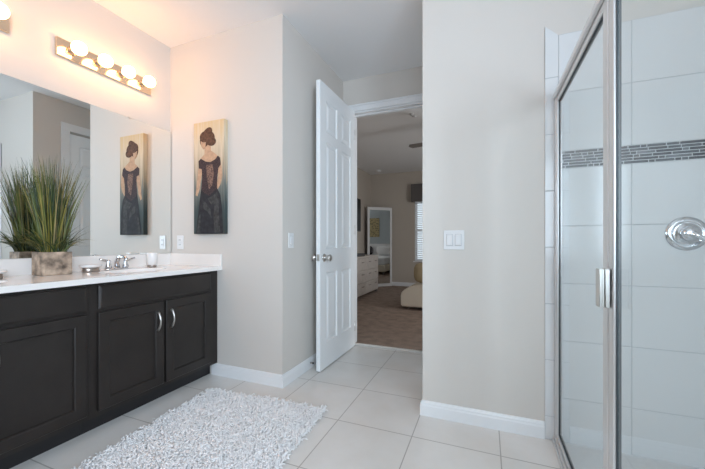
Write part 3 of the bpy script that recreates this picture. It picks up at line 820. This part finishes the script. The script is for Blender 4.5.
# standing mirror across the corner
A, Bp = Vector((-2.575, 7.310, 0)), Vector((-2.112, 7.773, 0))
mid = (A + Bp) / 2; Wm = (Bp - A).length; hm = 1.885
t = thing('standing_mirror', 'tall silver framed mirror standing across the bedroom corner', 'mirror', (0, 0, 0))
b = nb(); h = Wm / 2; fr_ = .055
add_box(b, -h, -h + fr_, -.018, .018, 0, hm, .006); add_box(b, h - fr_, h, -.018, .018, 0, hm, .006)
add_box(b, -h + fr_, h - fr_, -.018, .018, 0, .07, .006); add_box(b, -h + fr_, h - fr_, -.018, .018, hm - .07, hm, .006)
obj('frame', b, M['mirrorframe'], t)
b = nb(); add_box(b, -h + fr_, h - fr_, -.010, -.004, .07, hm - .07); obj('glass', b, M['mirror'], t)
b = nb(); add_box(b, -h + fr_, h - fr_, -.0035, .012, .07, hm - .07); obj('backing', b, M['fan'], t)
t.location = (mid.x, mid.y, .0065); t.rotation_euler = (0, 0, PI / 4)
# window with blinds and valance
b = nb()
for q in ((WX0, WX0 + .05, WZ0, WZ1), (WX1 - .05, WX1, WZ0, WZ1), (WX0 + .05, WX1 - .05, WZ0, WZ0 + .05), (WX0 + .05, WX1 - .05, WZ1 - .05, WZ1), (WX0 + .05, WX1 - .05, (WZ0 + WZ1) / 2 - .02, (WZ0 + WZ1) / 2 + .02)):
    add_box(b, q[0], q[1], BY1 + .06, BY1 + .10, q[2], q[3])
wn = struct('window_1', b, M['trim'], 'bright bedroom window behind white blinds', 'window')
b = nb(); add_box(b, WX0 + .05, WX1 - .05, BY1 + .078, BY1 + .082, WZ0 + .05, WZ1 - .05); obj('pane', b, M['pane'], wn)
b = nb(); add_box(b, WX0 - .03, WX1 + .03, BY1 - .03, BY1 + .05, WZ0 - .03, WZ0 - .002, .004); obj('sill', b, M['trim'], wn)
t = thing('window_blinds', 'white horizontal slat blinds in the bedroom window', 'blinds', ((WX0 + WX1) / 2, BY1 + .02, WZ1))
b = nb(); z = WZ0 + .04
while z < WZ1 - .05:
    yy = BY1 + .022; a = .55; dyy, dzz = .024 * math.cos(a), .024 * math.sin(a)
    add_prism(b, [(yy - dyy, z - dzz), (yy + dyy, z + dzz), (yy + dyy, z + dzz + .003), (yy - dyy, z - dzz + .003)], WX0 + .01, WX1 - .01, 'x')
    z += .044
obj('slats', b, M['slat'], t)
b = nb(); add_box(b, WX0 + .005, WX1 - .005, BY1 + .001, BY1 + .045, WZ1 - .045, WZ1 - .002); obj('head_rail', b, M['slat'], t)
b = nb(); add_box(b, WX0 + .01, WX1 - .01, BY1 + .008, BY1 + .036, WZ0 + .001, WZ0 + .016); obj('bottom_rail', b, M['slat'], t)
b = nb(); add_box(b, WX0 - .06, WX1 + .06, BY1 - .13, BY1 - .115, WZ1 - .04, WZ1 + .37, .004); add_box(b, WX0 - .06, WX0 - .045, BY1 - .115, BY1 - .001, WZ1 - .04, WZ1 + .37); add_box(b, WX1 + .045, WX1 + .06, BY1 - .115, BY1 - .001, WZ1 - .04, WZ1 + .37); add_box(b, WX0 - .045, WX1 + .045, BY1 - .115, BY1 - .001, WZ1 + .35, WZ1 + .37)
tag(obj('valance', b, M['valance'], loc=((WX0 + WX1) / 2, BY1, WZ1)), 'dark fabric box valance above the bedroom window blinds', 'valance')
# chaise at the right of the doorway view
t = thing('chaise_lounge', 'cream upholstered chaise with thin metal legs on the bedroom carpet', 'chaise', (-.6, 5.45, .006))
b = nb()
add_prism(b, [(-1.245, .055), (.12, .055), (.12, .40), (-.90, .40), (-1.02, .39), (-1.13, .355), (-1.21, .305), (-1.248, .25)], 5.10, 5.75, 'y')
bmesh.ops.bevel(b, geom=b.edges[:], offset=.018, segments=2, affect='EDGES'); obj('seat', b, M['cream'], t)
for xx, yy in ((-1.12, 5.15), (-1.12, 5.70), (.05, 5.15), (.05, 5.70)):
    b = nb(); add_tube(b, [(xx + .03, yy, .06), (xx - .02, yy, .0155)], .008, 8); obj('leg', b, M['pewter'], t)
b = nb(); add_box(b, .0, .16, 5.10, 5.75, .405, .78, .03, 2); obj('backrest', b, M['cream'], t)
b = nb(); bmesh.ops.create_uvsphere(b, u_segments=20, v_segments=12, radius=1)
for v in b.verts:
    c = v.co; f = lambda q: math.copysign(abs(q) ** .6, q)
    v.co = Vector((-.885 + .20 * f(c.x), 5.34 + .09 * c.y, .572 + .165 * f(c.z)))
smooth(b); tag(obj('cushion', b, M['tan'], loc=(-.885, 5.34, .41)), 'tan cushion leaning on the cream chaise', 'cushion')
# bed and picture seen in the standing mirror
t = thing('bed', 'white bed reflected in the standing mirror', 'bed', (1.2, 6.15, .006))
b = nb(); add_box(b, .36, 2.18, 5.15, 6.85, .10, .32, .02); obj('frame', b, M['cream'], t)
b = nb(); add_box(b, .38, 2.16, 5.17, 6.83, .32, .56, .05, 3); obj('mattress', b, M['linen'], t)
b = nb(); add_box(b, 2.19, 2.275, 5.05, 6.95, .0065, 1.0, .02); obj('headboard', b, M['linen'], t)
for xx in (.42, 2.05):
    for yy in (5.2, 6.75):
        b = nb(); add_box(b, xx, xx + .05, yy, yy + .05, .0065, .10); obj('leg', b, M['fan'], t)
def pillow(x, y, z, m, label):
    b = nb(); bmesh.ops.create_uvsphere(b, u_segments=20, v_segments=12, radius=1)
    for v in b.verts:
        c = v.co; f = lambda q: math.copysign(abs(q) ** .55, q)
        v.co = Vector((x + .09 * c.x, y + .33 * f(c.y), z + .18 * f(c.z)))
    smooth(b); return tag(obj('pillow', b, m, loc=(x, y, z - .18)), label, 'pillow')
pillow(2.09, 5.55, .745, M['throw'], 'dark pillow at the left end of the bed reflected in the standing mirror')
pillow(2.09, 6.35, .745, M['linen'], 'white pillow at the right end of the bed reflected in the standing mirror')
b = nb(); add_box(b, BX1 - .03, BX1 - .001, 5.68, 6.08, 1.26, 1.98)
tag(obj('wall_picture', b, M['dapple'], loc=(BX1, 5.88, 1.26)), 'ochre and grey picture above the bed reflected in the standing mirror', 'picture')
# ceiling fan, smoke detector, small white stick fixture
t = thing('ceiling_fan', 'dark ceiling fan in the bedroom with a blade tip showing', 'ceiling fan', (-.28, 4.66, ZC))
b = nb(); add_lathe(b, [(.07, 0), (.065, .03), (.02, .05), (.014, .06), (.014, .20), (.10, .21), (.12, .25), (.11, .31), (.05, .34), (0, .345)], (-.28, 4.66, ZC - .0005), (0, 0, -1), 24); obj('motor_housing', b, M['nickel'], t)
for k in range(5):
    a = math.radians(170 + k * 72); c, s = math.cos(a), math.sin(a)
    b = nb()
    P_ = lambda r, o, z: (-.28 + r * c - o * s, 4.66 + r * s + o * c, z)
    zb = ZC - .285
    lo = [(.12, -.025), (.26, -.055), (.745, -.068), (.78, 0), (.745, .068), (.26, .055), (.12, .025)]
    va = [b.verts.new(P_(r, o, zb + o * .10)) for r, o in lo]; vb = [b.verts.new(P_(r, o, zb + o * .10 + .006)) for r, o in lo]
    b.faces.new(va); b.faces.new(vb)
    for q in range(len(lo)): b.faces.new((va[q], va[(q + 1) % 7], vb[(q + 1) % 7], vb[q]))
    obj('blade', b, M['fan'], t)
b = nb(); add_lathe(b, [(.065, 0), (.065, .02), (.05, .034), (0, .036)], (-2.34, 7.40, ZC - .0005), (0, 0, -1), 24)
tag(obj('smoke_detector', b, M['plastic'], loc=(-2.34, 7.40, ZC)), 'round white smoke detector on the bedroom ceiling', 'smoke detector')
t = thing('ceiling_fixture', 'small white stick shaped fixture on the bedroom ceiling', 'ceiling fixture', (-.90, 4.29, ZC))
b = nb(); add_lathe(b, [(.03, 0), (.03, .012), (0, .014)], (-.90, 4.29, ZC - .0005), (0, 0, -1), 16); obj('base', b, M['plastic'], t)
b = nb(); add_tube(b, [(-.90, 4.29, ZC - .012), (-.885, 4.27, ZC - .045), (-.83, 4.20, ZC - .075)], .010, 10); obj('arm', b, M['plastic'], t)
